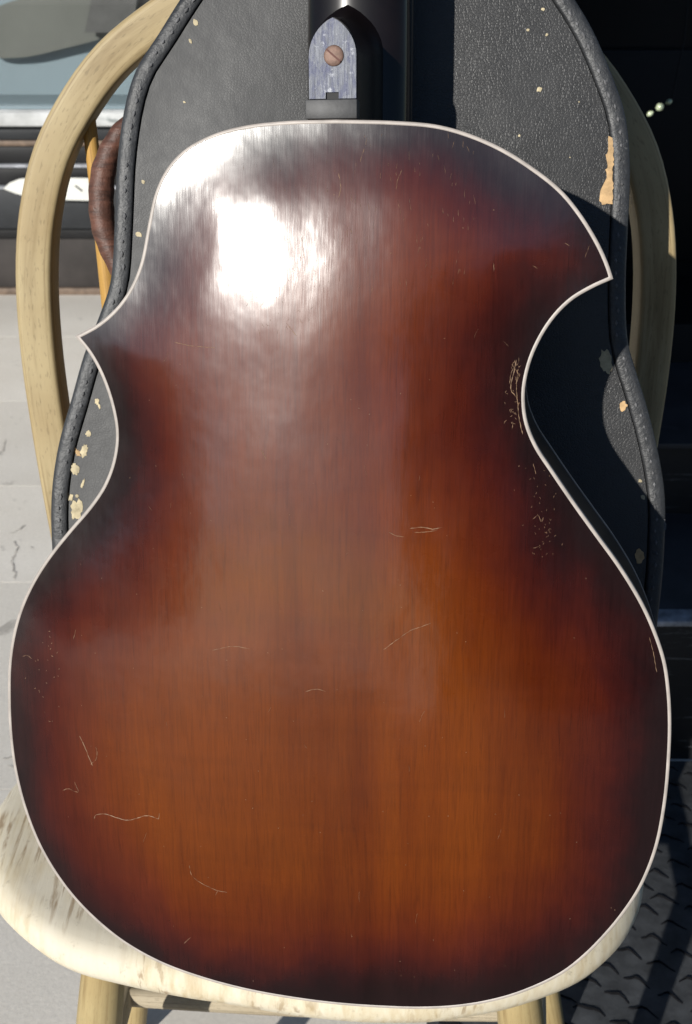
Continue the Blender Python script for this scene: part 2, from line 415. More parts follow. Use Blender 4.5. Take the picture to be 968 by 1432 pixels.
M['plinth'] = mat_black_paint('plinth_shade_brown', (0.036, 0.031, 0.029), (0.07, 0.06, 0.05), 0.3, 0.7)  # brown-black colour stands in for shade below the boarded base
M['brownline'] = mat_simple('brown_moulding', (0.15, 0.105, 0.075), 0.6, var=0.4)
M['sill'] = mat_black_paint('flaking_white_paint', (0.46, 0.47, 0.47), (0.10, 0.13, 0.13), 0.9, 0.6, (9, 9, 30))
M['white'] = mat_simple('white_card', (0.66, 0.66, 0.62), 0.6, var=0.06, bump=0.1)
M['pane_blue'] = mat_simple('blue_grey_reflection', (0.175, 0.235, 0.265), 0.5, var=0.12, nscale=1.5, bump=0)  # diffuse blue-grey stands in for sky reflected in the window
M['olive'] = mat_simple('olive_reflection', (0.105, 0.112, 0.10), 0.8, var=0.12, nscale=4, bump=0)  # olive tone of a blotch reflected in the shop glass
M['post'] = mat_simple('dark_grey_post', (0.055, 0.057, 0.055), 0.6)
M['skyblue'] = mat_simple('sky_blue_board', (0.11, 0.235, 0.33), 0.5, var=0.15, nscale=4)
def mat_pane():
    t = NT('window_glass'); t.t.nodes.remove(t.b)
    tr = t.n('ShaderNodeBsdfTransparent'); gl = t.n('ShaderNodeBsdfGlossy'); gl.inputs['Roughness'].default_value = 0.03
    fr = t.n('ShaderNodeFresnel'); fr.inputs[0].default_value = 1.5
    mx = t.n('ShaderNodeMixShader'); t.l(fr.outputs[0], mx.inputs[0]); t.l(tr.outputs[0], mx.inputs[1]); t.l(gl.outputs[0], mx.inputs[2]); t.l(mx.outputs[0], t.out.inputs[0])
    return t.m
M['glass'] = mat_pane()
M['chrome'] = mat_simple('pale_green_metal', (0.62, 0.70, 0.48), 0.25, metal=0.3, bump=0)

# ------------------------------------------------------------------ setting: ground, road
def sheet(name, x0, x1, y0, y1, z, mat):
    return build(name, [(x0, y0, z), (x1, y0, z), (x1, y1, z), (x0, y1, z)], [(0, 1, 2, 3)], mat, None, False)
ground = tag(sheet('ground', -120, 120, -120, 120, -0.002, M['joint']), kind='structure')
road = tag(sheet('road', -120, 120, -110.0, -0.372, 0.002, M['asphalt']), kind='structure')  # unseen asphalt, added so the lower lacquer mirrors dark ground
tag(sheet('reflection_pavement', -120, -0.85, -110, -6.0, 0.007, M['concrete']), kind='structure')  # unseen pale sheet, added to brighten what the lacquer mirrors
rnd = random.Random(3)
yy = -0.62; r = 0
rows = [-0.37, 0.21, 0.75, 1.31, 1.70, 2.16, 2.62, 3.06]
for r, (ya, yb) in enumerate(zip(rows, rows[1:])):
    x = -4.2 + (0.11 if r % 2 else 0.0)
    while x < 0.5:
        wdt = 4.95
        o = box('paving_slab', -wdt / 2 + 0.0007, wdt / 2 - 0.0007, -(yb - ya) / 2 + 0.0007, (yb - ya) / 2 - 0.0007, -0.04, 0.0, M['concrete'], ground)
        o.location = (x + wdt / 2, (ya + yb) / 2, -0.0105 + 0.012 + rnd.uniform(-0.0001, 0.0001))
        x += wdt

M['crack'] = mat_simple('crack_dirt', (0.40, 0.37, 0.33), 0.9, var=0.5, nscale=60, bump=0)
ck = random.Random(21)
for pts in ([(-0.775, 1.93), (-0.765, 1.88), (-0.772, 1.83), (-0.758, 1.78), (-0.763, 1.74)], [(-0.79, 1.86), (-0.775, 1.85)], [(-0.655, 1.49), (-0.640, 1.51), (-0.632, 1.525)], [(-0.640, 1.46), (-0.625, 1.43), (-0.628, 1.39), (-0.612, 1.35), (-0.606, 1.32)], [(-0.60, 1.44), (-0.594, 1.43)], [(-0.50, 0.815), (-0.485, 0.822), (-0.468, 0.818), (-0.452, 0.824)], [(-0.49, 0.80), (-0.478, 0.795)]):
    P = resample(catmull(pts, 4), 0.006); n_ = len(P); vv = []; ff = []
    for i, p in enumerate(P):
        t_ = P[min(i + 1, n_ - 1)] - P[max(i - 1, 0)]; t_ = t_ / max(np.linalg.norm(t_), 1e-9); nn = np.array([-t_[1], t_[0]]); hw = ck.uniform(0.0003, 0.0013); c_ = p + nn * ck.uniform(-0.003, 0.003)
        vv += [(*(c_ - nn * hw), 0.0028), (*(c_ + nn * hw), 0.0028)]
        if i: ff.append((2 * i - 2, 2 * i, 2 * i + 1, 2 * i - 1))
    build('crack', vv, ff, M['crack'], ground, False)

# ------------------------------------------------------------------ brick house and garage, unseen, added to be mirrored in the lacquer
M['brick'] = mat_simple('dark_brick', (0.10, 0.055, 0.04), 0.9, var=0.3, nscale=3, bump=0.3, bscale=20, bdist=0.01)
M['slate'] = mat_simple('roof_slate', (0.05, 0.05, 0.055), 0.7, var=0.3, nscale=3)
bh = empty('reflection_house', Matrix.Translation((4.55, -13.0, 0)), 'dark brick house added across the road to be mirrored in the guitar lacquer', 'house')
box('wall', -5.9, 6.0, -7.0, 0.0, 0.0, 4.3, M['brick'], bh)
build('roof', [(-6.1, 0.2, 4.3), (6.2, 0.2, 4.3), (6.2, -3.5, 6.4), (-6.1, -3.5, 6.4), (-6.1, -7.2, 4.3), (6.2, -7.2, 4.3)], [(0, 1, 2, 3), (3, 2, 5, 4), (0, 3, 4), (1, 5, 2), (0, 4, 5, 1)], M['slate'], bh, False)
for xw in (-4.3, -1.7, 1.9, 4.4):
    for zw in (0.9, 2.8):
        wf = box('window', xw - 0.5, xw + 0.5, -0.02, 0.05, zw, zw + 1.15, M['white'], bh)
        box('pane', xw - 0.42, xw + 0.42, 0.051, 0.056, zw + 0.08, zw + 1.07, M['riser_dark'], wf)
sh = empty('reflection_garage', Matrix.Translation((-18.5, -17.5, 0)), 'low dark garage added across the road to be mirrored in the left waist', 'garage')
box('wall', -12.0, 3.2, -4.0, 0.0, 0.0, 3.9, M['brick'], sh)
box('roof', -12.2, 3.4, -4.2, 0.2, 3.9, 4.3, M['slate'], sh)
box('garage_door', -2.6, 1.6, 0.001, 0.05, 0.0, 2.1, M['riser_dark'], sh)
box('door', -0.4, 0.55, -0.02, 0.05, 0.0, 2.1, M['riser_dark'], bh)

# ------------------------------------------------------------------ shop front behind, left
sf = empty('shopfront', Matrix.Translation((-0.6, 2.98, 0)), 'shop window front with flaking white sill over black boarded base', 'shop front')
def sfb(name, x0, x1, yd, z0, z1, mat, bev=0.004, back=0.25):
    return box(name, x0 + 0.6, x1 + 0.6, yd, back, z0, z1, mat, sf, bev)
X0, X1 = -2.4, 0.11
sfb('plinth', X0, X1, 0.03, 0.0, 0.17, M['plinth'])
sfb('base_strip', X0, X1, 0.012, 0.0, 0.022, M['brownline'], 0.003, 0.029)
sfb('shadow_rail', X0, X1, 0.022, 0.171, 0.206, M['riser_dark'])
sfb('base_board', X0, X1, 0.0, 0.207, 0.325, M['riser'])
sfb('bead', X0, X1, -0.012, 0.326, 0.333, M['worn'], 0.002)
sfb('base_board', X0, X1, 0.004, 0.334, 0.386, M['riser_dark'])
sfb('bead', X0, X1, -0.008, 0.387, 0.395, M['worn'], 0.002)
sfb('base_board', X0, X1, 0.006, 0.396, 0.446, M['riser_dark'])
sfb('moulding', X0, X1, -0.006, 0.447, 0.463, M['brownline'], 0.004)
sfb('moulding', X0, X1, -0.016, 0.464, 0.508, M['riser'], 0.01)
sfb('window_sill', X0, X1, -0.05, 0.509, 0.548, M['sill'], 0.006)
sfb('display_floor', X0, X1, -0.005, 0.5485, 0.556, M['pane_blue'], 0.002)
sfb('window_head', X0, X1, -0.02, 2.05, 2.5, M['riser_dark'])
sfb('window_post', X0, X0 + 0.08, -0.01, 0.5565, 2.0495, M['riser'])
sfb('window_post', X1 - 0.08, X1, -0.01, 0.5565, 2.0495, M['riser'])
sfb('window_pane', X0 + 0.081, X1 - 0.081, 0.02, 0.5565, 2.0495, M['glass'], 0, 0.026)
sfb('display_back', X0 + 0.081, X1 - 0.081, 0.19, 0.557, 2.049, M['pane_blue'], 0, 0.24)
def slab(name, pts, th, mat, parent, loc):
    """upright board in xz with thickness along y"""
    P = resample(catmull(pts, 6, True), 0.02, True); m = len(P)
    verts = [(p[0], 0, p[1]) for p in P] + [(p[0], th, p[1]) for p in P]
    faces = [tuple(range(m)), tuple(range(2 * m - 1, m - 1, -1))] + [(i, m + i, m + (i + 1) % m, (i + 1) % m) for i in range(m)]
    o = build(name, verts, faces, mat, parent, False); o.location = loc; return o
# things in the window: an olive board added for a blotch reflected in the glass, a dark post, a blue strip
ol = slab('olive_reflection_board', [(-1.06, 0.72), (-1.03, 0.675), (-0.94, 0.668), (-0.80, 0.695), (-0.62, 0.735), (-0.40, 0.76), (-0.40, 0.87), (-0.70, 0.872), (-0.88, 0.835), (-1.02, 0.785)], 0.02, M['olive'], None, (0, 3.12, 0))
tag(ol, 'olive grey curved board added inside the shop window for a blotch reflected in the glass', 'board')
pst = build('display_post', [(-0.735, 0, 0.742), (-0.60, 0, 0.742), (-0.52, 0, 1.1), (-0.62, 0, 1.1), (-0.735, 0.03, 0.742), (-0.60, 0.03, 0.742), (-0.52, 0.03, 1.1), (-0.62, 0.03, 1.1)],
            [(0, 1, 2, 3), (4, 7, 6, 5), (0, 4, 5, 1), (1, 5, 6, 2), (2, 6, 7, 3), (3, 7, 4, 0)], M['post'], None, False)
pst.location = (0, 3.06, 0); tag(pst, 'dark grey slanting post inside the shop window', 'post')
bl = slab('blue_board', [(-1.0, 0.855), (-0.85, 0.862), (-0.70, 0.885), (-0.62, 1.05), (-1.0, 1.05)], 0.015, M['skyblue'], None, (0, 3.145, 0))
tag(bl, 'sky blue board high inside the shop window', 'board')
# white pointed card against the black base
P = [(-0.99, 0.332), (-0.972, 0.348), (-0.94, 0.360), (-0.89, 0.364), (-0.74, 0.362), (-0.745, 0.298), (-0.83, 0.300), (-0.91, 0.306), (-0.955, 0.318)]
m_ = len(P)
wc = build('white_card', [(a, 0, b) for a, b in P] + [(a, 0.006, b) for a, b in P], [tuple(range(m_)), tuple(range(2 * m_ - 1, m_ - 1, -1))] + [(i, m_ + i, m_ + (i + 1) % m_, (i + 1) % m_) for i in range(m_)], M['white'], None, False)
wc.location = (0, 2.950, 0); tag(wc, 'white pointed card with a black stroke against the dark shop base', 'card')
box('printed_stroke', -0.012, 0.012, -0.002, -0.0005, -0.002, 0.002, M['black'], wc).matrix_local = Matrix.Translation((-0.772, -0.0006, 0.334)) @ Matrix.Rotation(R(40), 4, 'Y')

# ------------------------------------------------------------------ shop entrance, right
en = empty('shop_entrance', Matrix.Translation((0.6, 0.9, 0)), 'black painted shop entrance with scuffed wooden steps in deep shade', 'entrance')
def enb(name, x0, x1, y0, y1, z0, z1, mat, bev=0.003):
    return box(name, x0 - 0.6, x1 - 0.6, y0 - 0.9, y1 - 0.9, z0, z1, mat, en, bev)
EX0, EX1 = 0.22, 1.9
st1 = enb('step', EX0, EX1, 0.815, 1.12, 0.0, 0.236, M['step'], 0.004)
e1 = enb('worn_nosing', EX0, EX1, 0.806, 0.84, 0.2365, 0.2465, M['worn'], 0.004)
enb('step_tread', EX0, EX1, 0.8405, 1.12, 0.2365, 0.2445, M['tread'], 0.002)
enb('step', EX0, EX1, 1.121, 1.46, 0.0, 0.36, M['step'], 0.004)
enb('step_tread', EX0, EX1, 1.112, 1.46, 0.3605, 0.37, M['tread'], 0.002)
enb('threshold', EX0, EX1, 1.461, 1.75, 0.0, 0.44, M['black'], 0.004)
enb('shade_wall', 0.12, 0.215, 0.9, 2.97, 0.0, 2.5, M['black'], 0.004)  # unseen wall added to keep the sun out of the entrance
dr = enb('door', 0.22, 1.9, 1.755, 1.80, 0.0, 2.5, M['black'], 0.004)
for zc in (0.62, 1.15):
    for xc in (0.62, 1.22):
        enb('door_panel', xc - 0.22, xc + 0.22, 1.742, 1.7545, zc - 0.18 + 0.03, zc + 0.24, M['black'], 0.006)
enb('lintel', 0.12, 1.9, 0.9, 1.75, 2.5005, 2.62, M['black'], 0.004)
lt = empty('door_pull', Matrix.Translation((0.4655, 1.3, 0.833)), 'small pale green beaded pull hanging in the dark entrance', 'door pull')
for k, (dx, dz, rr, ln) in enumerate([(-0.0125, -0.009, 0.0042, 0.010), (0.001, 0.0005, 0.0062, 0.012), (0.0135, 0.008, 0.0045, 0.010)]):
    d = Vector((math.cos(R(33)), 0, math.sin(R(33))))
    c = Vector((dx, 0, dz)); n = 7
    tube('bead', [c + d * ln * (i / (n - 1) - 0.5) for i in range(n)], [rr * math.sin(math.pi * (0.12 + 0.76 * i / (n - 1))) for i in range(n)], M['chrome'], lt, 10)
tube('cord', [(0.018, 0, 0.011), (0.03, 0.02, 0.09), (0.04, 0.10, 0.5), (0.045, 0.16, 1.0), (0.045, 0.18, 1.664)], 0.0012, M['black'], lt, 6)
# ------------------------------------------------------------------ rubber mat
mat_o = empty('rubber_mat', Matrix.Translation((0.7, 0.14, 0.0025)), 'black ribbed rubber mat on the floor right of the chair', 'mat')
box('mat_sheet', -0.61, 0.9, -0.62, 0.664, 0.0, 0.007, M['mat'], mat_o, 0.003)
bm = bmesh.new(); rr_ = random.Random(5)
ix = 0
xg = -0.58
while xg < 0.35:
    yg = -0.55 + (0.021 if ix % 2 else 0.0)
    while yg < 0.65:
        cx, cy = xg + rr_.uniform(-0.003, 0.003), yg + rr_.uniform(-0.003, 0.003)
        L = 0.030 + rr_.uniform(-0.006, 0.005); n = 6; ring = []
        for i in range(n + 1):
            s = i / n - 0.5
            px, py = cx + s * L, cy - s * 0.012 + 0.007 * math.cos(s * math.pi) + 0.002 * math.sin(s * 9 + ix)
            hw = 0.0017 * (1 - 0.5 * abs(2 * s)); hh = 0.0075 + 0.0021 * (1 - (2 * s) ** 2 * 0.7)
            ring.append([bm.verts.new((px, py - hw, 0.0065)), bm.verts.new((px, py, hh)), bm.verts.new((px, py + hw, 0.0065))])
        for a, b in zip(ring, ring[1:]):
            bm.faces.new((a[0], b[0], b[1], a[1])); bm.faces.new((a[1], b[1], b[2], a[2]))
        yg += 0.042
    xg += 0.031; ix += 1
me = bpy.data.meshes.new('tread_ridges'); bm.to_mesh(me); bm.free()
tag(mesh_obj('tread_ridges', me, M['ridge'], mat_o), kind='stuff')

bm = bmesh.new()
for k in range(260):
    gx_, gy_, r_ = rr_.uniform(-0.58, 0.4), rr_.uniform(-0.55, 0.65), rr_.choice((0.0004, 0.0005, 0.0007, 0.0012))
    b4 = [bm.verts.new((gx_ + r_ * math.cos(a_), gy_ + r_ * math.sin(a_), 0.0068)) for a_ in (0.3, 1.9, 3.4, 4.9)]; tp = bm.verts.new((gx_, gy_, 0.0072 + r_))
    for i in range(4): bm.faces.new((b4[i], b4[(i + 1) % 4], tp))
me = bpy.data.meshes.new('grit'); bm.to_mesh(me); bm.free()
tag(mesh_obj('grit', me, M['dust'], mat_o), kind='stuff')

# ------------------------------------------------------------------ chair
ch = empty('chair', Matrix.Translation((-0.02, 0.2, 0.002)), 'bow back wooden chair with weathered cream seat holding the guitar', 'chair')
CO = Vector((-0.02, 0.2, 0.002))
def lp(x, y, z): return (x - CO.x, y - CO.y, z - CO.z)
seat_pts = [(60, 26), (0, 27), (-96, 43), (-151, 55), (-201, 70), (-231, 85), (-258, 108), (-282, 139), (-298, 180), (-304, 215), (-299, 250), (-280, 300), (-240, 345), (-150, 375), (-30, 384), (90, 378), (180, 355), (228, 310), (248, 250), (249, 195), (240, 152), (233, 131), (216, 101), (195, 77), (168, 57), (113, 36)]
so_ = resample(catmull([(a / 1000, b / 1000) for a, b in seat_pts], 6, True), 0.008, True)
so_ = np.array([(p[0] - CO.x, p[1] - CO.y) for p in so_])
prof = [(0.030, -0.038), (0.012, -0.035), (0.004, -0.028), (0.0, -0.019), (0.001, -0.012), (0.006, -0.004), (0.014, -0.0008), (0.024, 0.0)]
verts = []; faces = []; m_ = len(so_)
for ins, dz in prof:
    o = offset2d(so_, ins)
    for i, p in enumerate(o):
        wob = 0.0012 * noise.noise(Vector((p[0] * 25, p[1] * 25, dz * 30)))
        verts.append((p[0] + wob, p[1] + wob, 0.438 - CO.z + dz))
for j in range(len(prof) - 1):
    for i in range(m_): faces.append((j * m_ + i, j * m_ + (i + 1) % m_, (j + 1) * m_ + (i + 1) % m_, (j + 1) * m_ + i))
faces.append(tuple(range(m_))); faces.append(tuple((len(prof) - 1) * m_ + i for i in range(m_)))
build('seat', verts, faces, M['seat'], ch, True, None, 40)
# bow
hO = Vector((0, 0.31, 0.438)); vh = Vector((0, math.sin(R(8)), math.cos(R(8)))); nh = Vector((0, -math.cos(R(8)), math.sin(R(8))))
half = [(-205, -14), (-222, 90), (-234, 190), (-243, 290), (-247, 370), (-245, 430), (-238, 475), (-224, 518), (-203, 553), (-176, 585), (-140, 612), (-95, 637), (-48, 652), (0, 657)]
full = half + [(-a, b) for a, b in reversed(half[:-1])]
path = resample(catmull([(a / 1000, b / 1000) for a, b in full], 6), 0.012)
def hp(p, d=0.0): q = hO + Vector((p[0], 0, 0)) + vh * p[1] + nh * d; return lp(*q)
tube('bow', [hp(p) for p in path], 0.0145, M['hoop'], ch, 36, True, nh, 1.0, 1.15, 0.92)
# spindles
for i, (xb, xt) in enumerate([(-0.175, -0.197), (-0.105, -0.13), (-0.035, -0.045), (0.035, 0.045), (0.105, 0.13), (0.175, 0.197)]):
    zt = {0.197: 0.572, 0.13: 0.618, 0.045: 0.650}[abs(xt)]
    pp = []; rad = []
    for k in range(15):
        s = k / 14
        bow = 0.012 * math.sin(math.pi * s)
        q = hO + Vector((xb + (xt - xb) * s, 0, 0)) + vh * (zt * s - 0.01) - nh * bow
        pp.append(lp(*q)); rad.append(0.0055 + 0.0030 * math.sin(math.pi * min(1, s * 1.05)) ** 1.5)
    tube('spindle', pp, rad, M['spindle'], ch, 12)
# legs and stretchers
def leg(a, b, r0, r1):
    A, B = Vector(a), Vector(b); pp = []; rad = []
    for k in range(17):
        s = k / 16; pp.append(lp(*(A + (B - A) * s)))
        rad.append(r0 + (r1 - r0) * s + 0.003 * math.sin(math.pi * min(1, s * 1.6)))
    return tube('leg', pp, rad, M['leg'], ch, 18)
FL = ((-0.185, 0.092, 0.41), (-0.245, 0.075, 0.002)); FR = ((0.128, 0.075, 0.41), (0.185, 0.06, 0.002))
RL = ((-0.172, 0.285, 0.41), (-0.236, 0.345, 0.002)); RR = ((0.150, 0.285, 0.41), (0.232, 0.345, 0.002))
leg(*FL, 0.0165, 0.013); leg(*FR, 0.0165, 0.013); leg(*RL, 0.0155, 0.0125); leg(*RR, 0.0155, 0.0125)
def lerp(L, z):
    A, B = Vector(L[0]), Vector(L[1]); return A + (B - A) * ((A.z - z) / (A.z - B.z))
def rung(a, b, r=0.0085):
    A, B = Vector(a), Vector(b)
    return tube('stretcher', [lp(*(A + (B - A) * k / 12)) for k in range(13)], [r + 0.0035 * math.sin(math.pi * k / 12) for k in range(13)], M['rung'], ch, 12)
rung(lerp(FL, 0.238), lerp(RL, 0.238)); rung(lerp(FR, 0.226), lerp(RR, 0.226))
rung((lerp(FL, 0.238) + lerp(RL, 0.238)) / 2, (lerp(FR, 0.226) + lerp(RR, 0.226)) / 2)

# ------------------------------------------------------------------ guitar case
Lc = R(17); cO = Vector((0, 0.1093, 0.443))
cx_, cv, cn = Vector((1, 0, 0)), Vector((0, math.sin(Lc), math.cos(Lc))), Vector((0, -math.cos(Lc), math.sin(Lc)))
Mc = Matrix((cx_, cv, cn)).transposed().to_4x4(); Mc.translation = cO
cs = empty('guitar_case', Mc, 'worn black guitar case with stitched edge standing on the chair', 'guitar case')
right = [(82, 1085), (84, 1000), (84, 850), (87, 760), (98, 722), (126, 690), (153.8, 653.6), (165.9, 635.2), (178.9, 608.9), (189.0, 584), (193.6, 560), (195.1, 536.6), (195, 506.6), (195.3, 467), (198.2, 430), (203.6, 412), (211.9, 389.2), (221.5, 358.2), (229.5, 322), (231.5, 284.3), (230, 236.2), (222, 160), (196, 80), (150, 26), (85, 4)]
left = [(-60, 4), (-125, 26), (-172, 80), (-200, 160), (-211, 230), (-213.8, 283.3), (-212.0, 322.1), (-205.3, 356.6), (-195.3, 387.2), (-184.3, 420.7), (-172.5, 447.5), (-164.2, 470.4), (-160, 508.5), (-156.3, 553.0), (-149.4, 589.7), (-141.4, 611.2), (-125.9, 633.4), (-112, 653.6), (-86, 688), (-58, 720), (-46, 760), (-40, 850), (-40, 1000), (-38, 1085), (-20, 1098), (22, 1101), (62, 1098)]
c_out = np.array(resample(catmull([(a / 1000, b / 1000) for a, b in right + left], 6, True), 0.006, True))
TH = 0.086
c_in = offset2d(c_out, 0.0135)
# drop reversed points of tight corners
ring_sweep('edge_binding', c_out, [(0.0130, -0.0036), (0.0126, -0.0010), (0.0115, -0.0002), (0.0085, 0.0002), (0.0050, 0.0001), (0.0026, -0.0004), (0.0009, -0.0022), (0.0, -0.0060), (0.0003, -0.016), (0.002, -0.019), (0.008, -0.016), (0.0125, -0.008)], M['piping'], cs)
ring_sweep('side_wall', offset2d(c_out, 0.0022), [(0.0, -0.015), (0.0, -TH + 0.006), (0.002, -TH + 0.001), (0.006, -TH), (0.010, -TH + 0.004), (0.008, -0.02)], M['piping'], cs)
def lid_h(x, y, d): return 0.0022 * np.clip(d / 0.06, 0, 1) + np.array([0.0012 * noise.noise(Vector((a * 9, b * 9, 1.7))) for a, b in zip(x, y)]) * np.clip(d / 0.02, 0, 1)
plate_mesh('lid_panel', offset2d(c_out, 0.0137)[::2], 0.011, lid_h, M['vinyl'], cs, -0.0012)
plate_mesh('back_panel', offset2d(c_out, 0.006)[::2], 0.03, lambda x, y, d: 0 * x, M['vinyl'], cs, -TH + 0.0015, True)
# stitches along the edge
bm = bmesh.new(); st = resample(list(offset2d(c_out, 0.0078)), 0.0085, True)
for i in range(len(st)):
    p = st[i]; t = st[(i + 1) % len(st)] - p; t /= max(np.linalg.norm(t), 1e-9); nn = np.array([-t[1], t[0]])
    if rr_.random() < 0.12: continue
    L, W, H = 0.0019 + rr_.uniform(-.0006, .0006), 0.0010, 0.0010
    j = nn * rr_.uniform(-0.0012, 0.0012)
    q = [bm.verts.new((*(p + j + t * L * a + nn * W * b), 0.0011)) for a, b in ((-1, 0), (0, -1), (1, 0), (0, 1))]
    topv = bm.verts.new((*(p + j), 0.0011 + H))
    for k in range(4): bm.faces.new((q[k], q[(k + 1) % 4], topv))
me = bpy.data.meshes.new('stitching'); bm.to_mesh(me); bm.free(); me.shade_smooth()
tag(mesh_obj('stitching', me, M['thread'], cs), kind='stuff')
lid_out = np.array(offset2d(c_out, 0.0137)[::2])
def lid_z(x, y):
    d = dist_poly(lid_out, np.array([x]), np.array([y]))
    return -0.0012 + float(lid_h(np.array([x]), np.array([y]), d)[0])
# patches where the covering has flaked off
def patch(cx, cy, sx, sy, rot=0.0, mat='chip', jag=0.2, n=22, seed=0, shape=None, z=0.0012):
    q = random.Random(seed); pts = []
    if shape: base = resample(shape, 0.0018, True)
    else: base = [(math.cos(2 * math.pi * k / n) * sx, math.sin(2 * math.pi * k / n) * sy) for k in range(n)]
    for (a, b) in base:
        k = 1 + q.uniform(-jag, jag) if not shape else 1
        dx, dy = (q.uniform(-0.0007, 0.0007), q.uniform(-0.0007, 0.0007)) if shape else (0, 0)
        a, b = a * k + dx, b * k + dy
        pts.append((cx + a * math.cos(rot) - b * math.sin(rot), cy + a * math.sin(rot) + b * math.cos(rot)))
    z = lid_z(cx, cy) + 0.0004 if not shape else lid_z(0.178, 0.54) + 0.0005
    m = len(pts); c = (sum(p[0] for p in pts) / m, sum(p[1] for p in pts) / m)
    verts = [(*c, z + 0.0001)] + [(x, y, z) for x, y in pts] + [(x, y, z - 0.004) for x, y in pts]
    faces = [(0, 1 + i, 1 + (i + 1) % m) for i in range(m)] + [(1 + i, m + 1 + i, m + 1 + (i + 1) % m, 1 + (i + 1) % m) for i in range(m)]
    return build('flaked_patch', verts, faces, M[mat], cs, False)
patch(0, 0, 0, 0, shape=[(0.1785, 0.5665), (0.1810, 0.5660), (0.1820, 0.5500), (0.1822, 0.5300), (0.1822, 0.5215), (0.1790, 0.5230), (0.1760, 0.5215), (0.1735, 0.5245), (0.1738, 0.5300), (0.1765, 0.5340), (0.1778, 0.5420), (0.1770, 0.5450), (0.1785, 0.5500), (0.1790, 0.5535), (0.1768, 0.5545), (0.1782, 0.5575)], seed=1)
patch(0.196, 0.3836, 0.0026, 0.0034, seed=2); patch(0.1826, 0.4153, 0.0042, 0.0085, 0.2, seed=3, mat='chip_pale'); patch(0.2127, 0.2748, 0.0036, 0.005, seed=4)
patch(-0.1938, 0.3085, 0.0040, 0.0075, -0.15, 'chip_pale', 0.28, seed=5); patch(-0.1935, 0.3385, 0.0028, 0.0042, 0, 'chip_pale', 0.25, seed=6)
patch(-0.1865, 0.3520, 0.0026, 0.0048, -0.3, 'chip_pale', 0.25, seed=7); patch(-0.1910, 0.3500, 0.0016, 0.0028, 0.3, 'chip', 0.4, seed=8)
patch(-0.1885, 0.3280, 0.0009, 0.0036, -0.4, 'chip_pale', 0.25, seed=9); patch(-0.1830, 0.3640, 0.0018, 0.0022, 0, 'chip_pale', 0.25, seed=10)
patch(-0.1760, 0.3870, 0.0016, 0.0020, 0, 'chip_pale', 0.3, seed=11); patch(-0.1745, 0.3835, 0.0008, 0.0020, 0.2, 'chip_pale', 0.3, seed=12)
patch(-0.1975, 0.3180, 0.0014, 0.0028, -0.3, 'chip_pale', 0.3, seed=13); patch(-0.1930, 0.3190, 0.0012, 0.0012, 0, 'chip_pale', 0.3, seed=14)
for i, (px, py, s) in enumerate([(-0.1005, 0.640, 0.0022), (-0.1040, 0.628, 0.0016), (-0.1090, 0.589, 0.0009), (-0.1385, 0.537, 0.0013), (-0.1425, 0.502, 0.0020), (0.1310, 0.648, 0.0011), (0.1215, 0.635, 0.0010), (0.1340, 0.632, 0.0010), (0.1300, 0.597, 0.0020), (0.1170, 0.567, 0.0010), (0.2105, 0.330, 0.0014), (0.213, 0.318, 0.0018), (-0.19, 0.295, 0.0009), (0.157, 0.589, 0.0006), (0.152, 0.553, 0.0006)]):
    patch(px, py, s * 0.8, s, 0.3 * i, 'chip_pale', 0.35, 9, 30 + i, z=0.0026)
patch(0.2265, 0.2990, 0.004, 0.006, 0.3, 'thread', 0.4, seed=60, z=0.002)
# handle on the left side of the case
hpts = [(-0.147, 0.586, -0.046), (-0.158, 0.578, -0.046), (-0.167, 0.565, -0.046), (-0.174, 0.548, -0.046), (-0.1765, 0.528, -0.046), (-0.1755, 0.508, -0.046), (-0.170, 0.490, -0.046), (-0.163, 0.474, -0.046), (-0.155, 0.464, -0.046)]
hpath = resample(catmull(hpts, 6), 0.003)
nh_ = len(hpath)
hr = [0.0050 + 0.0042 * math.sin(math.pi * min(1, max(0, (k / (nh_ - 1))))) ** 0.8 + 0.0003 * math.sin(k * 1.3) for k in range(nh_)]
hd = tube('handle', [tuple(p) for p in hpath], hr, M['leather'], cs, 16, True, (0, 0, 1))
for vv_ in (0.586, 0.462):
    bm = bmesh.new(); bmesh.ops.create_uvsphere(bm, u_segments=14, v_segments=8, radius=0.009)
    for v in bm.verts: v.co = Vector((v.co.x * 0.7 - 0.149 - (0.008 if vv_ < 0.5 else 0), v.co.y + vv_, v.co.z - 0.046))
    me = bpy.data.meshes.new('handle_mount'); bm.to_mesh(me); bm.free(); me.shade_smooth(); mesh_obj('handle_mount', me, M['leather'], hd)

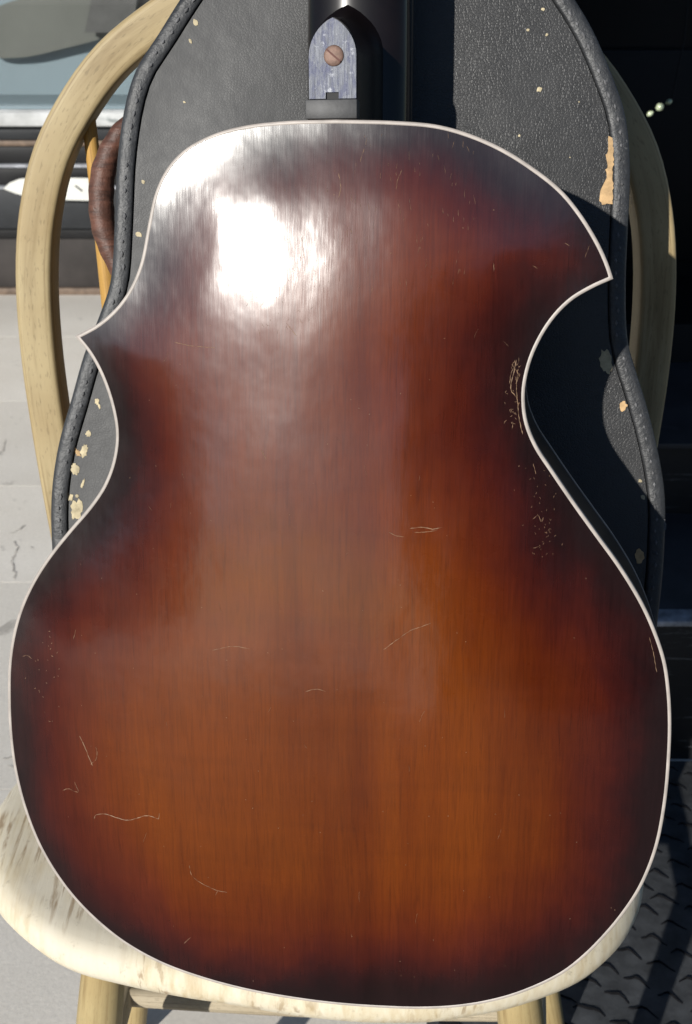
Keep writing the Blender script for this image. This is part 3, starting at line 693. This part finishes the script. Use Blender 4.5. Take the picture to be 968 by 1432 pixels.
# ------------------------------------------------------------------ guitar
gu = Vector((0.98768834, -0.15110409, 0.04048822)); gv = Vector((0, 0.25881905, 0.96592583)); gn = Vector((-0.15643447, -0.95403368, 0.25563255))
Mg = Matrix((gu, gv, gn)).transposed().to_4x4(); Mg.translation = Vector((-0.0043743, 0.0, 0.4620))
gt = empty('guitar', Mg, 'back of a dark sunburst double cutaway guitar with ivory binding', 'guitar')
S1 = [(-1.4, 575.8), (31.6, 574.6), (56.0, 572.3), (74.3, 567.4), (93.0, 559.5), (110.1, 549.3), (126.8, 536.7), (138.9, 523.0), (149.6, 506.8), (155.3, 495.4), (158.5, 487.0)]
S2 = [(158.5, 487.0), (147.1, 481.7), (135.0, 474.0), (124.1, 461.6), (115.3, 444.2), (111.3, 427.9), (110.9, 416.5), (112.9, 403.8), (118.9, 389.9), (129.0, 375.1), (143.2, 355.2), (157.0, 336.8), (170.9, 318.4), (185.0, 296.3), (194.0, 277.8), (200.5, 259.9), (204.1, 241.3), (206.1, 222.8), (206.9, 201.7), (206.3, 167.7), (202.5, 135.1), (194.6, 108.0), (185, 88.4), (174.7, 72), (161.6, 54.7), (147.0, 39.9), (124.3, 25), (103.9, 15.6), (79.9, 8.4), (56.0, 4.4), (31.8, 2.4), (2.5, 1.4), (-27.2, 2.0), (-64, 5.2), (-96.5, 11.2), (-125.3, 19.8), (-150.0, 32.2), (-168.6, 46.2), (-185.2, 63.0), (-198.8, 81.9), (-210.1, 104.0), (-218.7, 130.8), (-223.7, 158.3), (-225.3, 184.2), (-224.7, 209.4), (-222.5, 234.3), (-218.4, 254), (-212.3, 272), (-203.0, 290.5), (-191.2, 307.9), (-175.6, 326.7), (-160.3, 343.8), (-149.9, 358.8), (-143.4, 375.4), (-141.2, 391.0), (-143.2, 407.5), (-148.9, 426), (-156.1, 439.8), (-164.7, 450.5)]
S3 = [(-164.7, 450.5), (-149.8, 458.2), (-137.7, 468.0), (-128.3, 479.8), (-121.2, 494.7), (-115.6, 517), (-110.3, 536.0), (-101.9, 550.6), (-90.3, 561.0), (-73.5, 568.8), (-55.0, 573.2), (-30.6, 575.4), (-1.4, 575.8)]
def seg(s): return resample(catmull([(a / 1000, b / 1000) for a, b in s], 6), 0.0035)
g_out = np.array(seg(S1)[:-1] + seg(S2)[:-1] + seg(S3)[:-1])
RIM = 0.080
BW = 0.0022
g_in = offset2d(g_out, BW)
# arch of the carved back: smooth membrane over the outline
GS = 0.004
gx = np.arange(-0.24, 0.22, GS); gy = np.arange(-0.012, 0.592, GS); GX, GY = np.meshgrid(gx, gy)
IN = in_poly(g_in, GX, GY)
phi = np.zeros(GX.shape)
for it in range(2600):
    phi[1:-1, 1:-1] = 0.25 * (phi[:-2, 1:-1] + phi[2:, 1:-1] + phi[1:-1, :-2] + phi[1:-1, 2:] + GS * GS * 4); phi[~IN] = 0
phi /= phi.max()
ARCH = 0.019
hgrid = ARCH * np.clip(phi, 0, 1) ** 1.12
for it in range(10): hgrid[1:-1, 1:-1] = 0.5 * hgrid[1:-1, 1:-1] + 0.125 * (hgrid[:-2, 1:-1] + hgrid[2:, 1:-1] + hgrid[1:-1, :-2] + hgrid[1:-1, 2:])
def arch(x, y):
    fx = np.clip((np.asarray(x) - gx[0]) / GS, 0, len(gx) - 2.001); fy = np.clip((np.asarray(y) - gy[0]) / GS, 0, len(gy) - 2.001)
    ix = fx.astype(int); iy = fy.astype(int); a = fx - ix; b = fy - iy
    return (hgrid[iy, ix] * (1 - a) + hgrid[iy, ix + 1] * a) * (1 - b) + (hgrid[iy + 1, ix] * (1 - a) + hgrid[iy + 1, ix + 1] * a) * b
def edge_fac(d): t = np.clip(d / 0.045, 0, 1); return 0.70 + 0.30 * t * t * (3 - 2 * t)
DG = dist_poly(g_in, GX, GY)
bgrid = hgrid * edge_fac(DG)
def back_h(x, y, d): return arch(x, y) * edge_fac(d)
plate_mesh('back_plate', g_in, GS, back_h, M['back'], gt, 0.0)
ring_sweep('binding', g_out, [(0.0, -0.0055), (0.0, -0.0004), (0.0004, 0.0002), (BW - 0.0005, 0.0004), (BW, 0.0001), (BW, -0.0055)], M['binding'], gt)
ring_sweep('rim', offset2d(g_out, 0.0004), [(0.0, -0.0056), (0.0, -RIM + 0.0056), (0.004, -RIM + 0.0056), (0.004, -0.0056)], M['rim'], gt)
ring_sweep('binding', g_out, [(0.0, -RIM + 0.0055), (0.0, -RIM + 0.0002), (0.0004, -RIM), (BW, -RIM), (BW, -RIM + 0.0055)], M['binding'], gt)
plate_mesh('top_plate', g_in, 0.012, lambda x, y, d: -0.55 * arch(x, y), M['top'], gt, -RIM + 0.0004, True)
# neck, heel, fingerboard, headstock
def loft(name, secs, mat, closed_ends=True):
    m = len(secs[0]); verts = [p for s in secs for p in s]; faces = []
    for j in range(len(secs) - 1):
        for i in range(m): faces.append((j * m + i, j * m + (i + 1) % m, (j + 1) * m + (i + 1) % m, (j + 1) * m + i))
    faces.append(tuple(range(m))); faces.append(tuple((len(secs) - 1) * m + i for i in range(m)))
    return build(name, verts, faces, mat, gt, True, None, 45)
def neck_sec(v, hw, w0, w1, u0=0.0, n=14):
    pts = [(u0 - hw, v, w1), ]
    for k in range(n + 1):
        th = math.pi * k / n; pts.append((u0 - hw * math.cos(th), v, w1 + 0.004 + (w0 - w1 - 0.004) * math.sin(th) ** 0.75))
    pts.append((u0 + hw, v, w1)); return pts
loft('neck', [neck_sec(v, hw, w0, -0.083) for v, hw, w0 in ((0.5765, 0.0325, -0.060), (0.62, 0.0322, -0.060), (0.66, 0.0315, -0.0615), (0.76, 0.029, -0.063), (0.90, 0.0265, -0.0645), (0.945, 0.0262, -0.063), (0.965, 0.0265, -0.060))], M['neck'])
fb = box('fingerboard', -0.033, 0.033, 0.47, 0.962, -0.0905, -0.0835, M['ebony'], gt, 0.001)
hsP = [(-0.027, 0.9655), (0.027, 0.9655), (0.037, 0.99), (0.040, 1.06), (0.044, 1.12), (0.030, 1.135), (0.0, 1.125), (-0.030, 1.135), (-0.044, 1.12), (-0.040, 1.06), (-0.037, 0.99)]
m_ = len(hsP)
build('headstock', [(a, b, -0.064 - (b - 0.9655) * 0.12) for a, b in hsP] + [(a, b, -0.080 - (b - 0.9655) * 0.12) for a, b in hsP], [tuple(range(m_)), tuple(range(2 * m_ - 1, m_ - 1, -1))] + [(i, m_ + i, m_ + (i + 1) % m_, (i + 1) % m_) for i in range(m_)], M['neck'], gt, False)
# heel: pointed, its cap carrying the metal plate
U0 = -0.0040
def arch_shape(hw, vb, vs, vt, n=9):
    pts = [(U0 - hw, vb), (U0 + hw, vb)]
    for k in range(n + 1):
        s = k / n; pts.append((U0 + hw * (1 - s ** 1.9), vs + (vt - vs) * (1 - (1 - s) ** 1.25)))
    for k in range(n - 1, -1, -1):
        s = k / n; pts.append((U0 - hw * (1 - s ** 1.9), vs + (vt - vs) * (1 - (1 - s) ** 1.25)))
    return pts
def heel_sec(w, hw, vs, vt): return [(a, b, w) for a, b in arch_shape(hw, 0.5768, vs, vt)]
loft('heel', [heel_sec(-0.068, 0.024, 0.622, 0.658), heel_sec(-0.060, 0.0205, 0.618, 0.646), heel_sec(-0.045, 0.0175, 0.614, 0.638), heel_sec(-0.018, 0.0150, 0.612, 0.6335), heel_sec(-0.0062, 0.0140, 0.6115, 0.6318)], M['neck'])
# grey block under the plate, flush with the back
box('heel_block', U0 - 0.0155, U0 + 0.0145, 0.5764, 0.5870, -0.014, -0.0015, M['grey_block'], gt, 0.0006)
# plate with the notch at its foot
pl = arch_shape(0.0137, 0.5876, 0.611, 0.6312)
pl = [pl[0], (U0 - 0.0040, 0.5876), (U0 - 0.0040, 0.5911), (U0 + 0.0036, 0.5911), (U0 + 0.0036, 0.5876)] + pl[1:]
m_ = len(pl)
me = bpy.data.meshes.new('heel_plate'); bmx = bmesh.new()
vt = [bmx.verts.new((a, b, -0.0038)) for a, b in pl]; vb = [bmx.verts.new((a, b, -0.006)) for a, b in pl]
bmx.faces.new(vt); bmx.faces.new(list(reversed(vb)))
for i in range(m_): bmx.faces.new((vt[i], vb[i], vb[(i + 1) % m_], vt[(i + 1) % m_]))
bmesh.ops.triangulate(bmx, faces=[f for f in bmx.faces if len(f.verts) > 4]); bmesh.ops.recalc_face_normals(bmx, faces=bmx.faces)
bmx.to_mesh(me); bmx.free(); hpl = mesh_obj('heel_plate', me, M['alu'], gt)
box('notch', U0 - 0.0041, U0 + 0.0037, 0.5874, 0.5912, -0.0061, -0.0052, M['black'], hpl)  # black insert paints in the shade inside the notch
bm = bmesh.new(); bmesh.ops.create_uvsphere(bm, u_segments=24, v_segments=12, radius=0.0058)
for v in bm.verts: v.co = Vector((v.co.x - 0.0032, v.co.y + 0.6108, max(v.co.z, -0.0008) * 0.22 - 0.0036))
me = bpy.data.meshes.new('screw'); bm.to_mesh(me); bm.free(); me.shade_smooth(); scw = mesh_obj('screw', me, M['copper'], hpl)
b_ = box('screw_slot', -0.0052, 0.0052, -0.0005, 0.0005, -0.0002, 0.00016, M['slot'], scw); b_.matrix_local = Matrix.Translation((-0.0032, 0.6108, -0.00245)) @ Matrix.Rotation(R(-40), 4, 'Z')
# scratches: fine bare-wood lines lying in the lacquer
SCR = [[(-172.4, 189.4), (-168.9, 181.6), (-166.3, 174.7), (-164.1, 168.8)], [(-165.5, 169.7), (-161.9, 173.0), (-160.2, 177.1), (-160.9, 183.2)], [(-165.6, 129.5), (-163.9, 132.8), (-156.4, 134.4), (-149.5, 132.9), (-140.6, 132.1), (-133.6, 134.7), (-127.1, 137.3), (-122.2, 136.7), (-118.8, 135.9), (-118.2, 140.1)], [(-187.6, 147.5), (-183.5, 149.4), (-180.0, 148.6), (-175.6, 147.9), (-176.9, 151.9), (-178.2, 155.4)], [(-99.3, 103.9), (-97.6, 95.6), (-91.9, 90.9), (-86.0, 88.3), (-80.2, 86.2), (-73.9, 85.7)], [(-80.2, 86.2), (-82.3, 82.3)], [(-107.3, 39.3), (-102.1, 45.2)], [(33.0, 337.6), (36.0, 335.9), (42.1, 334.9)], [(45.5, 339.9), (52.4, 341.0), (59.3, 339.9), (64.4, 341.0)], [(48.1, 337.7), (55.0, 338.0), (61.8, 339.2)], [(30.5, 263.9), (38.4, 270.3), (47.1, 276.8), (55.0, 280.0), (59.3, 282.0)], [(-45.3, 385.3), (-42.7, 381.0), (-41.8, 379.2)], [(105.4, 440.3), (104.0, 432.9), (102.6, 422.9), (106.1, 418.0), (108.0, 405.5), (110.4, 396.7)], [(106.7, 438.7), (103.1, 434.5), (101.7, 426.2)], [(106.2, 434.6), (105.7, 424.2), (107.0, 413.9)], [(102.6, 437.8), (106.9, 431.3), (105.3, 426.3)], [(90.9, 491.0), (90.8, 495.8)], [(112.8, 494.3), (115.7, 492.7)], [(130.2, 506.9), (133.0, 505.4)], [(117.9, 346.1), (121.2, 348.4), (123.0, 344.1), (124.2, 347.2)], [(118.5, 328.7), (122.7, 329.7)], [(117.0, 379.3), (118.9, 372.9)], [(190.2, 274.5), (193.3, 263.4), (195.6, 252.3)], [(-173.8, 255.6), (-172.6, 259.5), (-171.5, 262.5)], [(-211.8, 239.8), (-208.3, 240.9), (-205.0, 238.7)], [(-99.5, 448.1), (-89.8, 446.5), (-73.1, 445.5)], [(-23.1, 453.3), (-27.3, 458.3), (-29.4, 460.8)], [(-46.2, 488.3), (-48.0, 483.0), (-43.8, 477.2)], [(-37.6, 493.7), (-41.1, 485.5), (-38.6, 481.4)], [(-20.4, 510.8), (-18.9, 497.8)], [(0.6, 546.4), (2.2, 537.8), (0.5, 530.7)], [(37.3, 547.7), (34.9, 542.3), (34.2, 537.6)], [(15.3, 559.9), (12.9, 551.8)], [(-18.3, 233.7), (-11.4, 236.1), (-5.5, 235.0)], [(-77.9, 257.0), (-63.9, 260.6), (-53.7, 259.7)]]
BM_ = None
q = random.Random(11)
def on_back(x, y):
    fx = min(max((x - gx[0]) / GS, 0), len(gx) - 2.001); fy = min(max((y - gy[0]) / GS, 0), len(gy) - 2.001)
    ix = int(fx); iy = int(fy); a = fx - ix; b = fy - iy; G = bgrid
    return (G[iy, ix] * (1 - a) + G[iy, ix + 1] * a) * (1 - b) + (G[iy + 1, ix] * (1 - a) + G[iy + 1, ix + 1] * a) * b
def ribbon(name, pts, wd, mat, bm=None):
    P = resample(catmull([(a / 1000, b / 1000) for a, b in pts], 5), 0.0014)
    own = bm is None
    if own: bm = bmesh.new()
    n = len(P); prev = None
    for i, p in enumerate(P):
        t = P[min(i + 1, n - 1)] - P[max(i - 1, 0)]; t = t / max(np.linalg.norm(t), 1e-9); nn = np.array([-t[1], t[0]])
        hw = wd * (0.25 + 0.75 * abs(math.sin(i * 0.9 + q.uniform(0, 1.3)))) * (0.35 if i in (0, n - 1) else 1) * 0.5
        c = p + nn * q.uniform(-0.00015, 0.00015)
        a = bm.verts.new((*(c - nn * hw), on_back(*(c - nn * hw)) + 0.00002)); b = bm.verts.new((*(c + nn * hw), on_back(*(c + nn * hw)) + 0.00002))
        m = bm.verts.new((*c, on_back(*c) + 0.00014))
        if prev: bm.faces.new((prev[0], a, m, prev[1])); bm.faces.new((prev[1], m, b, prev[2]))
        prev = (a, m, b)
    if own:
        me = bpy.data.meshes.new(name); bm.to_mesh(me); bm.free(); return mesh_obj(name, me, M[mat], gt)
for i, s in enumerate(SCR):
    wd = 0.00052 if i in (0, 2, 8, 12) else 0.00034
    ribbon('scratch', s, wd, 'scratch')
# clusters of tiny nicks too small to pick apart
bm = bmesh.new()
def nick(x, y, l, ang, wd=0.00030):
    dx, dy = math.cos(ang) * l, math.sin(ang) * l
    iy, ix = int((y / 1000 - gy[0]) / GS), int((x / 1000 - gx[0]) / GS)
    if not IN[iy, ix] or DG[iy, ix] < 0.005: return
    ribbon('', [(x - dx / 2, y - dy / 2), (x + q.uniform(-.3, .3), y + q.uniform(-.3, .3)), (x + dx / 2, y + dy / 2)], wd, None, bm)
for k in range(46): nick(q.gauss(105, 2.6), q.uniform(400, 441), q.uniform(0.8, 3.2), q.gauss(math.pi / 2, 0.7))
for k in range(60): nick(q.gauss(125, 6), q.uniform(322, 378), q.uniform(0.6, 1.8), q.gauss(math.pi / 2, 0.8), 0.00024)
for k in range(120): nick(q.uniform(-60, 80), q.uniform(480, 568), q.uniform(1.2, 6), q.gauss(math.pi / 2, 0.14), 0.00018)
for k in range(40): nick(q.gauss(-40, 14), q.uniform(455, 505), q.uniform(1, 4), q.gauss(math.pi / 2, 0.5), 0.00022)
for k in range(26): nick(q.gauss(-195, 8), q.uniform(195, 262), q.uniform(0.6, 1.6), q.uniform(0, 3), 0.0004)
for k in range(150): nick(q.uniform(-200, 195), q.uniform(10, 560), q.uniform(0.35, 0.9), q.uniform(0, 3), 0.0004)
for k in range(24): nick(q.uniform(-150, 150), q.uniform(60, 520), q.uniform(3, 9), q.gauss(math.pi / 2, 0.5), 0.00018)
me = bpy.data.meshes.new('nicks'); bm.to_mesh(me); bm.free()
tag(mesh_obj('nicks', me, M['scratch'], gt), kind='stuff')
